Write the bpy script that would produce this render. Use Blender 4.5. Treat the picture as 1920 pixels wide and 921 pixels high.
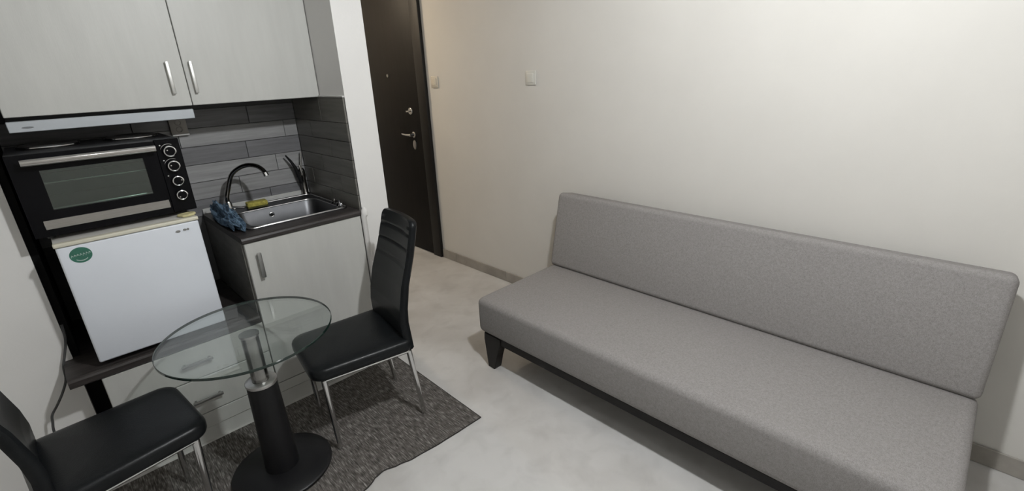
import bpy, bmesh, math, random
from mathutils import Vector, Matrix, noise

random.seed(7)
for o in list(bpy.data.objects):
    bpy.data.objects.remove(o, do_unlink=True)
scene = bpy.context.scene
COL = scene.collection
PI = math.pi

# ------------------------------------------------------------------ camera
def camera_axes(yaw, pitch, roll):
    f = Vector((math.sin(yaw)*math.cos(pitch), math.cos(yaw)*math.cos(pitch), -math.sin(pitch)))
    r = f.cross(Vector((0, 0, 1))).normalized(); u = r.cross(f)
    c, s = math.cos(roll), math.sin(roll)
    return c*r + s*u, -s*r + c*u, f
cr, cu, cf = camera_axes(math.radians(43.93054), math.radians(20.15437), math.radians(-2.49091))
cam = bpy.data.objects.new('camera', bpy.data.cameras.new('camera'))
COL.objects.link(cam)
cam.matrix_world = Matrix(((cr.x, cu.x, -cf.x, 0), (cr.y, cu.y, -cf.y, 0), (cr.z, cu.z, -cf.z, 1.5), (0, 0, 0, 1)))
cam.data.sensor_width = 36.0
cam.data.lens = 894.2797/1920*36.0
cam.data.clip_start = 0.02
scene.camera = cam

# ------------------------------------------------------------------ world, exposure
LAMP_MAIN = (0.87, 0.40, 2.30)      # pendant over the middle of the room: gives the visible shadows
FILL_REAR = (0.35, -1.10, 2.20)     # added unseen fill light behind the viewer, built as a pendant
LAMP_HALL = (1.46, 3.95, 2.40)      # small warm lamp on the ceiling of the entrance passage
STRENGTH_MAIN, STRENGTH_FILL, STRENGTH_HALL = 1260.0, 105.0, 170.0
world = bpy.data.worlds.new('world'); scene.world = world
world.use_nodes = True
world.node_tree.nodes['Background'].inputs[0].default_value = (0.02, 0.02, 0.022, 1)
world.node_tree.nodes['Background'].inputs[1].default_value = 1.0
vs = scene.view_settings
vs.view_transform = 'Standard'; vs.look = 'None'; vs.gamma = 1.0; vs.exposure = 0.05
vs.use_curve_mapping = False

# ------------------------------------------------------------------ materials
def new_mat(name):
    m = bpy.data.materials.new(name); m.use_nodes = True
    nt = m.node_tree
    return m, nt, nt.nodes['Principled BSDF']

def N(nt, kind, **kw):
    n = nt.nodes.new(kind)
    for k, v in kw.items():
        if hasattr(n, k): setattr(n, k, v)
    return n

def mat(name, col, rough=0.5, metal=0.0, var=0.0, scale=8.0, stretch=(1, 1, 1), bump=0.0, bscale=200.0,
        bstretch=None, col2=None, detail=4.0, spec=0.5, coat=0.0, rand=0.0, ramp=(0.35, 0.65)):
    """Principled with noise colour variation and fine bump, in object coordinates."""
    m, nt, p = new_mat(name)
    p.inputs['Roughness'].default_value = rough
    p.inputs['Metallic'].default_value = metal
    p.inputs['Specular IOR Level'].default_value = spec
    p.inputs['Coat Weight'].default_value = coat
    c1 = (*col, 1)
    p.inputs['Base Color'].default_value = c1
    tc = N(nt, 'ShaderNodeTexCoord')
    if var > 0 or col2 or rand:
        mp = N(nt, 'ShaderNodeMapping'); mp.inputs['Scale'].default_value = stretch
        oi = N(nt, 'ShaderNodeObjectInfo')
        ad = N(nt, 'ShaderNodeVectorMath', operation='ADD')
        mu = N(nt, 'ShaderNodeMath', operation='MULTIPLY'); mu.inputs[1].default_value = 37.0 if rand else 0.0
        nt.links.new(oi.outputs['Random'], mu.inputs[0])
        nt.links.new(tc.outputs['Object'], ad.inputs[0]); nt.links.new(mu.outputs[0], ad.inputs[1])
        nt.links.new(ad.outputs[0], mp.inputs['Vector'])
        nz = N(nt, 'ShaderNodeTexNoise'); nz.inputs['Scale'].default_value = scale; nz.inputs['Detail'].default_value = detail
        nz.inputs['Roughness'].default_value = 0.6
        nt.links.new(mp.outputs[0], nz.inputs['Vector'])
        rp = N(nt, 'ShaderNodeValToRGB')
        rp.color_ramp.elements[0].position = ramp[0]; rp.color_ramp.elements[1].position = ramp[1]
        lo = col2 if col2 else tuple(c*(1-var) for c in col)
        rp.color_ramp.elements[0].color = (*lo, 1); rp.color_ramp.elements[1].color = c1
        nt.links.new(nz.outputs['Fac'], rp.inputs[0])
        src = rp.outputs[0]
        if rand:
            hs = N(nt, 'ShaderNodeHueSaturation')
            mr = N(nt, 'ShaderNodeMapRange'); mr.inputs['To Min'].default_value = 1-rand; mr.inputs['To Max'].default_value = 1+rand
            nt.links.new(oi.outputs['Random'], mr.inputs['Value']); nt.links.new(mr.outputs[0], hs.inputs['Value'])
            nt.links.new(src, hs.inputs['Color']); src = hs.outputs[0]
        nt.links.new(src, p.inputs['Base Color'])
    if bump > 0:
        mp2 = N(nt, 'ShaderNodeMapping'); mp2.inputs['Scale'].default_value = bstretch or stretch
        nt.links.new(tc.outputs['Object'], mp2.inputs['Vector'])
        nb = N(nt, 'ShaderNodeTexNoise'); nb.inputs['Scale'].default_value = bscale; nb.inputs['Detail'].default_value = 3
        nt.links.new(mp2.outputs[0], nb.inputs['Vector'])
        bp = N(nt, 'ShaderNodeBump'); bp.inputs['Strength'].default_value = bump; bp.inputs['Distance'].default_value = 0.01
        nt.links.new(nb.outputs['Fac'], bp.inputs['Height']); nt.links.new(bp.outputs[0], p.inputs['Normal'])
    return m

def floor_mat():
    m, nt, p = new_mat('floor_concrete')
    p.inputs['Roughness'].default_value = 0.42; p.inputs['Specular IOR Level'].default_value = 0.35
    tc = N(nt, 'ShaderNodeTexCoord')
    n1 = N(nt, 'ShaderNodeTexNoise'); n1.inputs['Scale'].default_value = 2.6; n1.inputs['Detail'].default_value = 7; n1.inputs['Distortion'].default_value = 0.3
    n2 = N(nt, 'ShaderNodeTexNoise'); n2.inputs['Scale'].default_value = 9.0; n2.inputs['Detail'].default_value = 6; n2.inputs['Distortion'].default_value = 0.5
    for n in (n1, n2): nt.links.new(tc.outputs['Object'], n.inputs['Vector'])
    r1 = N(nt, 'ShaderNodeValToRGB')
    r1.color_ramp.elements[0].position = 0.33; r1.color_ramp.elements[0].color = (0.475, 0.46, 0.44, 1)
    r1.color_ramp.elements[1].position = 0.62; r1.color_ramp.elements[1].color = (0.60, 0.59, 0.575, 1)
    r2 = N(nt, 'ShaderNodeValToRGB')
    r2.color_ramp.elements[0].position = 0.30; r2.color_ramp.elements[0].color = (0.86, 0.86, 0.855, 1)
    r2.color_ramp.elements[1].position = 0.52; r2.color_ramp.elements[1].color = (1, 1, 1, 1)
    nt.links.new(n1.outputs['Fac'], r1.inputs[0]); nt.links.new(n2.outputs['Fac'], r2.inputs[0])
    mx = N(nt, 'ShaderNodeMix', data_type='RGBA', blend_type='MULTIPLY'); mx.inputs[0].default_value = 0.7
    nt.links.new(r1.outputs[0], mx.inputs[6]); nt.links.new(r2.outputs[0], mx.inputs[7])
    nt.links.new(mx.outputs[2], p.inputs['Base Color'])
    return m

def fabric_mat():
    m, nt, p = new_mat('sofa_fabric')
    p.inputs['Roughness'].default_value = 0.95; p.inputs['Specular IOR Level'].default_value = 0.1
    p.inputs['Sheen Weight'].default_value = 0.0
    tc = N(nt, 'ShaderNodeTexCoord')
    a = N(nt, 'ShaderNodeTexNoise'); a.inputs['Scale'].default_value = 420; a.inputs['Detail'].default_value = 2
    b = N(nt, 'ShaderNodeTexNoise'); b.inputs['Scale'].default_value = 120; b.inputs['Detail'].default_value = 6
    for n in (a, b): nt.links.new(tc.outputs['Object'], n.inputs['Vector'])
    mx = N(nt, 'ShaderNodeMix', data_type='FLOAT'); mx.inputs[0].default_value = 0.35
    nt.links.new(a.outputs['Fac'], mx.inputs[2]); nt.links.new(b.outputs['Fac'], mx.inputs[3])
    r = N(nt, 'ShaderNodeValToRGB')
    r.color_ramp.elements[0].position = 0.32; r.color_ramp.elements[0].color = (0.195, 0.184, 0.179, 1)
    r.color_ramp.elements[1].position = 0.68; r.color_ramp.elements[1].color = (0.322, 0.307, 0.300, 1)
    nt.links.new(mx.outputs[0], r.inputs[0]); nt.links.new(r.outputs[0], p.inputs['Base Color'])
    bp = N(nt, 'ShaderNodeBump'); bp.inputs['Strength'].default_value = 0.25; bp.inputs['Distance'].default_value = 0.002
    nt.links.new(a.outputs['Fac'], bp.inputs['Height']); nt.links.new(bp.outputs[0], p.inputs['Normal'])
    return m

def rug_mat():
    m, nt, p = new_mat('rug_weave')
    p.inputs['Roughness'].default_value = 0.95; p.inputs['Specular IOR Level'].default_value = 0.05
    tc = N(nt, 'ShaderNodeTexCoord')
    mp = N(nt, 'ShaderNodeMapping'); mp.inputs['Scale'].default_value = (1.0, 0.11, 1.0)
    nt.links.new(tc.outputs['Object'], mp.inputs['Vector'])
    a = N(nt, 'ShaderNodeTexNoise'); a.inputs['Scale'].default_value = 230; a.inputs['Detail'].default_value = 4
    nt.links.new(mp.outputs[0], a.inputs['Vector'])
    b = N(nt, 'ShaderNodeTexNoise'); b.inputs['Scale'].default_value = 34; b.inputs['Detail'].default_value = 5
    nt.links.new(tc.outputs['Object'], b.inputs['Vector'])
    mx = N(nt, 'ShaderNodeMix', data_type='FLOAT'); mx.inputs[0].default_value = 0.22
    nt.links.new(a.outputs['Fac'], mx.inputs[2]); nt.links.new(b.outputs['Fac'], mx.inputs[3])
    r = N(nt, 'ShaderNodeValToRGB')
    e = r.color_ramp.elements
    e[0].position = 0.36; e[0].color = (0.050, 0.046, 0.042, 1)
    e[1].position = 0.70; e[1].color = (0.31, 0.295, 0.278, 1)
    k = e.new(0.535); k.color = (0.125, 0.115, 0.106, 1)
    nt.links.new(mx.outputs[0], r.inputs[0]); nt.links.new(r.outputs[0], p.inputs['Base Color'])
    bp = N(nt, 'ShaderNodeBump'); bp.inputs['Strength'].default_value = 0.6; bp.inputs['Distance'].default_value = 0.004
    nt.links.new(mx.outputs[0], bp.inputs['Height']); nt.links.new(bp.outputs[0], p.inputs['Normal'])
    return m

def clear_glass(name, tint, haze=0.0, hazecol=(0.6, 0.65, 0.63), rough=0.0, refl=0.04):
    m, nt, p = new_mat(name)
    out = nt.nodes['Material Output']; nt.nodes.remove(p)
    tr = N(nt, 'ShaderNodeBsdfTransparent'); tr.inputs[0].default_value = (*tint, 1)
    gl = N(nt, 'ShaderNodeBsdfGlossy'); gl.inputs['Roughness'].default_value = rough; gl.inputs[0].default_value = (1, 1, 1, 1)
    lw = N(nt, 'ShaderNodeLayerWeight'); lw.inputs['Blend'].default_value = 0.5
    pw = N(nt, 'ShaderNodeMath', operation='POWER'); pw.inputs[1].default_value = 5.0
    nt.links.new(lw.outputs['Facing'], pw.inputs[0])
    fr = N(nt, 'ShaderNodeMath', operation='MULTIPLY_ADD'); fr.inputs[1].default_value = 1-refl; fr.inputs[2].default_value = refl
    nt.links.new(pw.outputs[0], fr.inputs[0])
    nz = N(nt, 'ShaderNodeTexNoise'); nz.inputs['Scale'].default_value = 6
    tc = N(nt, 'ShaderNodeTexCoord'); nt.links.new(tc.outputs['Object'], nz.inputs['Vector'])
    df = N(nt, 'ShaderNodeBsdfDiffuse'); df.inputs[0].default_value = (*hazecol, 1)
    mh = N(nt, 'ShaderNodeMixShader')
    mm = N(nt, 'ShaderNodeMath', operation='MULTIPLY'); mm.inputs[1].default_value = haze*2
    nt.links.new(nz.outputs['Fac'], mm.inputs[0]); nt.links.new(mm.outputs[0], mh.inputs[0])
    nt.links.new(tr.outputs[0], mh.inputs[1]); nt.links.new(df.outputs[0], mh.inputs[2])
    mx = N(nt, 'ShaderNodeMixShader')
    nt.links.new(fr.outputs[0], mx.inputs[0]); nt.links.new(mh.outputs[0], mx.inputs[1]); nt.links.new(gl.outputs[0], mx.inputs[2])
    nt.links.new(mx.outputs[0], out.inputs[0])
    return m

def emit_mat(name, col, strength):
    m, nt, p = new_mat(name)
    p.inputs['Base Color'].default_value = (*col, 1)
    p.inputs['Emission Color'].default_value = (*col, 1)
    p.inputs['Emission Strength'].default_value = strength
    return m

M = {}
M['wall'] = mat('wall_paint', (0.66, 0.642, 0.605), 0.85, var=0.03, scale=3, bump=0.03, bscale=90, spec=0.2)
M['wall_white'] = mat('wall_white_paint', (0.70, 0.69, 0.67), 0.85, var=0.03, scale=4, bump=0.03, bscale=90, spec=0.2)
M['ceiling'] = mat('ceiling_paint', (0.86, 0.855, 0.84), 0.9, var=0.03, scale=3, spec=0.1)
M['floor'] = floor_mat()
M['skirting'] = mat('skirting_tile', (0.36, 0.335, 0.30), 0.4, var=0.25, scale=7, rand=0.08)
M['grout'] = mat('grout', (0.62, 0.58, 0.52), 0.9, var=0.1, scale=40)
M['cab'] = mat('cabinet_whitewashed', (0.50, 0.50, 0.475), 0.42, var=0.06, scale=5, stretch=(5, 5, 0.7), bump=0.03, bscale=60, spec=0.35, rand=0.03)
M['cab_edge'] = mat('cabinet_carcass', (0.40, 0.39, 0.36), 0.6, var=0.1, scale=6)
M['dark_board'] = mat('dark_board', (0.155, 0.15, 0.135), 0.45, var=0.35, scale=4, stretch=(3, 3, 9), spec=0.35)
M['worktop'] = mat('worktop_dark', (0.044, 0.038, 0.036), 0.4, var=0.45, scale=5, stretch=(0.8, 12, 12), spec=0.25)
M['gap_shade_housing_black'] = mat('gap_shade_housing_black', (0.004, 0.004, 0.004), 0.7, var=0.3, scale=5, spec=0.1)  # near black for the shaded niche gap; the hood housing shares it
M['plank_a'] = mat('plank_light_grey', (0.34, 0.34, 0.34), 0.38, col2=(0.25, 0.25, 0.25), scale=7, stretch=(0.6, 0.6, 9), detail=8, rand=0.10, spec=0.45, bump=0.05, bscale=30)
M['plank_b'] = mat('plank_dark_grey', (0.20, 0.20, 0.208), 0.38, col2=(0.135, 0.135, 0.14), scale=7, stretch=(0.6, 0.6, 9), detail=8, rand=0.10, spec=0.45, bump=0.05, bscale=30)
M['plank_shaded'] = mat('plank_brown_grey_shaded', (0.15, 0.145, 0.13), 0.28, col2=(0.105, 0.10, 0.09), scale=7, stretch=(0.6, 0.6, 9), detail=8, rand=0.12, spec=0.5, bump=0.05, bscale=30)  # side wall planks, tone darkened for the shade and lamp angle there
M['plank_grout'] = mat('plank_grout', (0.11, 0.11, 0.11), 0.9, var=0.1, scale=30)
M['chrome'] = mat('chrome', (0.72, 0.72, 0.72), 0.13, 1.0, var=0.06, scale=10)
M['steel'] = mat('brushed_steel', (0.52, 0.51, 0.50), 0.32, 1.0, var=0.12, scale=12, stretch=(1, 30, 30))
M['sink_steel'] = mat('sink_steel', (0.12, 0.122, 0.128), 0.40, 1.0, var=0.12, scale=20)
M['satin'] = mat('satin_metal', (0.60, 0.60, 0.58), 0.42, 0.85, var=0.06, scale=12)
M['handle_dark'] = mat('satin_metal_grey', (0.30, 0.30, 0.29), 0.42, 0.85, var=0.06, scale=12)
M['dark_chrome'] = mat('dark_chrome', (0.22, 0.21, 0.20), 0.16, 1.0, var=0.1, scale=20)
M['leather'] = mat('black_leather', (0.007, 0.0082, 0.0092), 0.33, var=0.25, scale=18, bump=0.08, bscale=260, spec=0.2)
M['black_metal'] = mat('black_metal', (0.008, 0.008, 0.009), 0.42, var=0.2, scale=10, spec=0.3)
M['black_gloss'] = mat('black_gloss', (0.005, 0.005, 0.006), 0.2, var=0.2, scale=10, spec=0.1)
M['bar_steel'] = mat('polished_bar_steel', (0.50, 0.49, 0.48), 0.13, 1.0, var=0.12, scale=12, stretch=(1, 30, 30))
M['tube_steel'] = mat('tube_steel', (0.34, 0.34, 0.33), 0.22, 1.0, var=0.3, scale=14, stretch=(1, 1, 0.4))
M['sofa'] = fabric_mat()
M['sofa_wood'] = mat('sofa_dark_wood', (0.011, 0.0095, 0.0095), 0.45, spec=0.25, var=0.3, scale=10, stretch=(2, 2, 8))
M['rug'] = rug_mat()
M['rug_edge'] = mat('rug_binding', (0.030, 0.027, 0.025), 0.95, var=0.3, scale=60)
M['fridge'] = mat('fridge_white', (0.66, 0.69, 0.74), 0.38, var=0.03, scale=4, spec=0.45)
M['fridge_cream'] = mat('fridge_cream', (0.60, 0.575, 0.47), 0.45, var=0.08, scale=10)
M['fridge_top'] = mat('fridge_top', (0.50, 0.49, 0.46), 0.5, var=0.12, scale=12)
M['rubber'] = mat('rubber', (0.06, 0.06, 0.06), 0.8, var=0.1, scale=20)
M['green'] = mat('sticker_green', (0.035, 0.16, 0.11), 0.4, var=0.25, scale=30)
M['sticker_white'] = mat('sticker_white', (0.42, 0.52, 0.48), 0.4, var=0.1, scale=30)
M['oven_enamel'] = mat('oven_enamel', (0.20, 0.22, 0.205), 0.35, var=0.15, scale=10)
M['hot_plate'] = mat('hot_plate_iron', (0.035, 0.033, 0.032), 0.35, 0.4, var=0.2, scale=30)
M['hood'] = mat('hood_visor', (0.45, 0.48, 0.51), 0.35, 0.25, var=0.06, scale=8)
M['hood_mark'] = mat('hood_mark', (0.16, 0.17, 0.18), 0.5, var=0.1, scale=30)
M['door'] = mat('door_wenge', (0.0085, 0.0075, 0.0072), 0.5, var=0.4, scale=6, stretch=(6, 6, 0.6), spec=0.2)
M['door_frame'] = mat('door_frame_black', (0.006, 0.0055, 0.0053), 0.5, var=0.3, scale=6, stretch=(6, 6, 0.6), spec=0.35)
M['plastic_white'] = mat('plastic_white', (0.66, 0.65, 0.60), 0.35, var=0.04, scale=10)
M['plastic_beige'] = mat('plastic_beige', (0.62, 0.58, 0.50), 0.4, var=0.04, scale=10)
M['outlet_grey'] = mat('outlet_grey', (0.34, 0.32, 0.29), 0.45, var=0.08, scale=20)
M['sponge'] = mat('sponge_yellow', (0.52, 0.46, 0.10), 0.95, var=0.35, scale=60, bump=0.8, bscale=180)
M['sponge_pad'] = mat('sponge_scourer', (0.10, 0.10, 0.03), 0.95, var=0.35, scale=90, bump=0.8, bscale=220)
M['wipe'] = mat('wipe_yellow', (0.56, 0.51, 0.28), 0.9, var=0.2, scale=30, bump=0.3, bscale=120)
M['rag'] = mat('rag_blue', (0.15, 0.235, 0.32), 0.95, col2=(0.05, 0.09, 0.145), scale=22, bump=0.5, bscale=150)
M['caulk'] = mat('caulk_white', (0.55, 0.55, 0.53), 0.5, var=0.1, scale=20)
M['glass'] = clear_glass('table_glass', (0.92, 0.945, 0.935), haze=0.02)
M['glass_edge'] = mat('glass_edge_green', (0.010, 0.022, 0.018), 0.08, var=0.2, scale=10, spec=0.6)
M['oven_glass'] = clear_glass('oven_glass', (0.62, 0.70, 0.66), haze=0.03, hazecol=(0.2, 0.25, 0.23), rough=0.10, refl=0.075)
M['bulb_main'] = emit_mat('bulb_glow', (0.965, 0.985, 1.0), STRENGTH_MAIN)
M['fill_rear'] = emit_mat('fill_glow_rear', (0.965, 0.985, 1.0), STRENGTH_FILL)  # glow of the added fill light
M['bulb_hall'] = emit_mat('hall_lamp_glow', (1.0, 0.82, 0.60), STRENGTH_HALL)

# ------------------------------------------------------------------ mesh helpers
def BM(): return bmesh.new()

def merge(bm, tmp):
    me = bpy.data.meshes.new('tmp'); tmp.to_mesh(me); tmp.free(); bm.from_mesh(me); bpy.data.meshes.remove(me)

def add_box(bm, x0, x1, y0, y1, z0, z1, bev=0.0, seg=2):
    t = bmesh.new(); bmesh.ops.create_cube(t, size=1.0)
    for v in t.verts:
        v.co = Vector(((x0+x1)/2+v.co.x*(x1-x0), (y0+y1)/2+v.co.y*(y1-y0), (z0+z1)/2+v.co.z*(z1-z0)))
    if bev > 0:
        bmesh.ops.bevel(t, geom=t.edges[:], offset=bev, segments=seg, profile=0.5, affect='EDGES')
    merge(bm, t); return bm

def box(*a, **k): return add_box(BM(), *a, **k)

def frame_for(d):
    d = d.normalized(); a = Vector((0, 0, 1)) if abs(d.z) < 0.9 else Vector((1, 0, 0))
    u = d.cross(a).normalized(); return u, d.cross(u)

def add_tube(bm, pts, r, n=12, cap=True):
    pts = [Vector(p) for p in pts]
    rs = r if isinstance(r, (list, tuple)) else [r]*len(pts)
    rings = []; u = None
    for i, p in enumerate(pts):
        d = (pts[min(i+1, len(pts)-1)] - pts[max(i-1, 0)]).normalized()
        if u is None: u, w = frame_for(d)
        else:
            u = (u - d*u.dot(d)).normalized(); w = d.cross(u)
        rings.append([bm.verts.new(p + rs[i]*(math.cos(2*PI*k/n)*u + math.sin(2*PI*k/n)*w)) for k in range(n)])
    for a, b in zip(rings, rings[1:]):
        for k in range(n): bm.faces.new((a[k], a[(k+1) % n], b[(k+1) % n], b[k]))
    if cap:
        bm.faces.new(rings[0][::-1]); bm.faces.new(rings[-1])
    return bm

def tube(*a, **k): return add_tube(BM(), *a, **k)

def add_lathe(bm, prof, c=(0, 0, 0), axis='z', n=32):
    """prof: list of (r, h) along the axis; closed at both ends."""
    c = Vector(c); rings = []
    for r, h in prof:
        ring = []
        for k in range(n):
            a = 2*PI*k/n; x, y = r*math.cos(a), r*math.sin(a)
            p = {'z': Vector((x, y, h)), 'y': Vector((x, h, -y)), 'x': Vector((h, x, y))}[axis]
            ring.append(bm.verts.new(c+p))
        rings.append(ring)
    for a, b in zip(rings, rings[1:]):
        for k in range(n): bm.faces.new((a[k], a[(k+1) % n], b[(k+1) % n], b[k]))
    bm.faces.new(rings[0][::-1]); bm.faces.new(rings[-1])
    return bm

def lathe(*a, **k): return add_lathe(BM(), *a, **k)

def torus(c, R, r, axis='y', n=28, m=10):
    bm = BM(); c = Vector(c); rings = []
    for i in range(n):
        a = 2*PI*i/n; ring = []
        for j in range(m):
            b = 2*PI*j/m; q = R+r*math.cos(b); x, y, h = q*math.cos(a), q*math.sin(a), r*math.sin(b)
            p = {'z': Vector((x, y, h)), 'y': Vector((x, h, -y)), 'x': Vector((h, x, y))}[axis]
            ring.append(bm.verts.new(c+p))
        rings.append(ring)
    for i in range(n):
        a, b = rings[i], rings[(i+1) % n]
        for j in range(m): bm.faces.new((a[j], a[(j+1) % m], b[(j+1) % m], b[j]))
    return bm

def smooth_path(p, n=5):
    p = [Vector(q) for q in p]; out = []
    for i in range(len(p)-1):
        a, b, c, d = p[max(i-1, 0)], p[i], p[i+1], p[min(i+2, len(p)-1)]
        for k in range(n):
            t = k/n; out.append(0.5*((2*b)+(c-a)*t+(2*a-5*b+4*c-d)*t*t+(3*b-a-3*c+d)*t**3))
    return out+[p[-1]]

def rounded_outline(corners, rad, seg=6):
    """corners: CCW list of 2D points; returns the outline with rounded corners."""
    out = []; n = len(corners)
    rads = rad if isinstance(rad, (list, tuple)) else [rad]*n
    for i in range(n):
        p = Vector(corners[i]); a = (Vector(corners[i-1])-p).normalized(); b = (Vector(corners[(i+1) % n])-p).normalized()
        ang = a.angle(b); t = rads[i]/math.tan(ang/2)
        cen = p + (a+b).normalized()*(rads[i]/math.sin(ang/2))
        s = p+a*t-cen; e = p+b*t-cen
        a0 = math.atan2(s.y, s.x); a1 = math.atan2(e.y, e.x)
        d = (a1-a0+PI) % (2*PI)-PI
        for k in range(seg+1):
            q = a0+d*k/seg; out.append(Vector((cen.x+rads[i]*math.cos(q), cen.y+rads[i]*math.sin(q))))
    return out

def inset(outline, d):
    n = len(outline); res = []
    for i in range(n):
        t = (outline[(i+1) % n]-outline[i-1]).normalized(); res.append(outline[i]+Vector((-t.y, t.x))*d)
    return res

def loft(layers):
    """layers: list of lists of 3D points, same count; caps both ends."""
    bm = BM(); rings = [[bm.verts.new(p) for p in L] for L in layers]; n = len(rings[0])
    for a, b in zip(rings, rings[1:]):
        for k in range(n): bm.faces.new((a[k], a[(k+1) % n], b[(k+1) % n], b[k]))
    bm.faces.new(rings[0][::-1]); bm.faces.new(rings[-1])
    return bm

def smooth_angle(me, ang=40):
    me.shade_smooth()
    me.set_sharp_from_angle(angle=math.radians(ang))

def origin_of(o):
    v = Vector((0, 0, 0))
    while o is not None:
        v += o.location; o = o.parent
    return v

def obj(name, bm, m, parent=None, local=False, smooth=True, label=None):
    """Link one mesh object. Vertices are given in room coordinates unless local."""
    bmesh.ops.recalc_face_normals(bm, faces=bm.faces[:])
    me = bpy.data.meshes.new(name); bm.to_mesh(me); bm.free()
    mats = m if isinstance(m, (list, tuple)) else [m]
    for k in mats: me.materials.append(M[k])
    if smooth: smooth_angle(me)
    o = bpy.data.objects.new(name, me); COL.objects.link(o)
    if parent is not None:
        if not local: me.transform(Matrix.Translation(-origin_of(parent)))
        o.parent = parent
    elif not local:
        xs = [v.co for v in me.vertices]
        c = Vector(((min(v.x for v in xs)+max(v.x for v in xs))/2, (min(v.y for v in xs)+max(v.y for v in xs))/2, min(v.z for v in xs)))
        me.transform(Matrix.Translation(-c)); o.location = c
    if label: o['label'] = label
    return o

def tag(o, label, cat, group=None):
    o['label'] = label; o['category'] = cat
    if group: o['group'] = group
    return o

def thing(name, loc, label, cat, group=None, rotz=0.0):
    o = bpy.data.objects.new(name, None); COL.objects.link(o)
    o.location = loc; o.rotation_euler = (0, 0, rotz); o.empty_display_size = 0.1
    return tag(o, label, cat, group)

def struct(name, bm, m, label, parent=None, smooth=False):
    o = obj(name, bm, m, parent, smooth=smooth)
    o['label'] = label
    if parent is None: o['kind'] = 'structure'; o['category'] = name.split('_')[0]
    return o

# ------------------------------------------------------------------ the room
XW = 2.265           # sofa wall
YF = 2.20            # kitchen front plane
YL = 2.385           # wall left of the kitchen niche
YB = 2.82            # niche back
XN = 1.08            # niche right side
CEIL = 2.42
X0, Y0, Y1 = -1.45, -1.75, 4.55
struct('floor', box(X0-.1, XW+.1, Y0-.1, Y1+.1, -0.1, 0), 'floor', 'mottled grey concrete look floor')
struct('ceiling', box(X0-.1, XW+.1, Y0-.1, Y1+.1, CEIL, CEIL+.1), 'ceiling', 'plain white ceiling above the room')
struct('wall_right', box(XW, XW+.1, Y0-.1, Y1+.1, 0, CEIL), 'wall', 'cream painted wall behind the grey sofa')
struct('wall_left', box(X0-.1, -0.123, YL, YL+.6, 0, CEIL), 'wall_white', 'off white wall left of the kitchen niche')
struct('wall_pillar', box(XN, 1.228, YF, Y1, 0, CEIL), 'wall_white', 'white pillar wall between kitchen niche and entrance door')
struct('wall_far', box(1.228, XW, Y1, Y1+.1, 0, CEIL), 'wall', 'far end wall of the entrance passage')
struct('wall_front', box(X0-.1, XW+.1, Y0-.1, Y0, 0, CEIL), 'wall', 'plain wall behind the viewer')
struct('wall_side', box(X0-.1, X0, Y0, YL, 0, CEIL), 'wall', 'plain side wall left of the viewer')
nb = struct('wall_niche', box(-0.123, XN, YB, YB+.1, 0, CEIL), 'plank_grout', 'kitchen niche back wall with grey wood look plank tiles')

# plank tiles: back wall of the niche, one object per plank
rows = [0.860, 0.945, 1.032, 1.120, 1.208, 1.296, 1.384]
tone = ['plank_b', 'plank_a', 'plank_a', 'plank_b', 'plank_a', 'plank_b']
joints = [[0.30, 0.86], [0.10, 0.72], [0.42, 0.925], [0.18, 0.79], [0.50, 1.0], [0.33, 0.83]]
g = 0.0012
for i in range(6):
    xs = [-0.12] + joints[i] + [XN-0.009]
    z1 = rows[i+1] if i < 5 else 1.384
    for j in range(len(xs)-1):
        d = random.uniform(0.007, 0.009)
        o = obj('plank', box(xs[j]+g, xs[j+1]-g, YB-d, YB, rows[i]+g, z1-g, bev=0.0012, seg=1), tone[i], nb, smooth=False)
# right niche side, tiled below the wall cabinet
ns = struct('wall_niche_side', box(XN-0.002, XN, YF+0.002, YB-0.001, 0.86, 1.414), 'plank_grout', 'kitchen niche side wall tiled with brown grey planks, darkened for shade')
sj = [[2.50], [2.36, 2.70], [2.55], [2.42], [2.62], [2.47]]
srows = rows[:-1] + [1.414]
for i in range(6):
    ys = [YF+0.003] + sj[i] + [YB-0.010]
    for j in range(len(ys)-1):
        d = random.uniform(0.007, 0.0085)
        obj('plank', box(XN-0.002-d, XN-0.002, ys[j]+g, ys[j+1]-g, srows[i]+g, srows[i+1]-g, bev=0.0012, seg=1), 'plank_shaded', ns, smooth=False)
struct('trim_1', box(XN-0.012, XN+0.0, YF+0.001, YF+0.26, 1.414, 1.422, bev=0.001, seg=1), 'caulk', 'thin white trim capping the tiled niche side')
# rounded plaster corner strip down the pillar beside the sink cabinet
bm = tube([(XN+0.002, YF-0.003, 0.002), (XN+0.002, YF-0.003, 0.834), (XN+0.006, YF-0.006, 0.846), (XN+0.008, YF-0.006, 0.868), (XN+0.008, YF-0.004, 0.884)], [0.0135, 0.0135, 0.018, 0.016, 0.004], n=12)
struct('trim_2', bm, 'wall_white', 'rounded plaster corner strip beside the sink cabinet', smooth=True)

# skirting along the sofa wall, in tiles
jy = [Y0+0.005] + [2.42-0.6*k for k in range(6, -1, -1)] + [3.02, 3.205]
bb = struct('baseboard_right', box(XW-0.006, XW, Y0, 3.207, 0, 0.074), 'grout', 'greige tile skirting along the sofa wall')
for a, b in zip(jy, jy[1:]):
    obj('skirting_tile', box(XW-0.012, XW-0.004, a+0.0012, b-0.0012, 0.001, 0.078, bev=0.0015, seg=1), 'skirting', bb, smooth=False)

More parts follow.
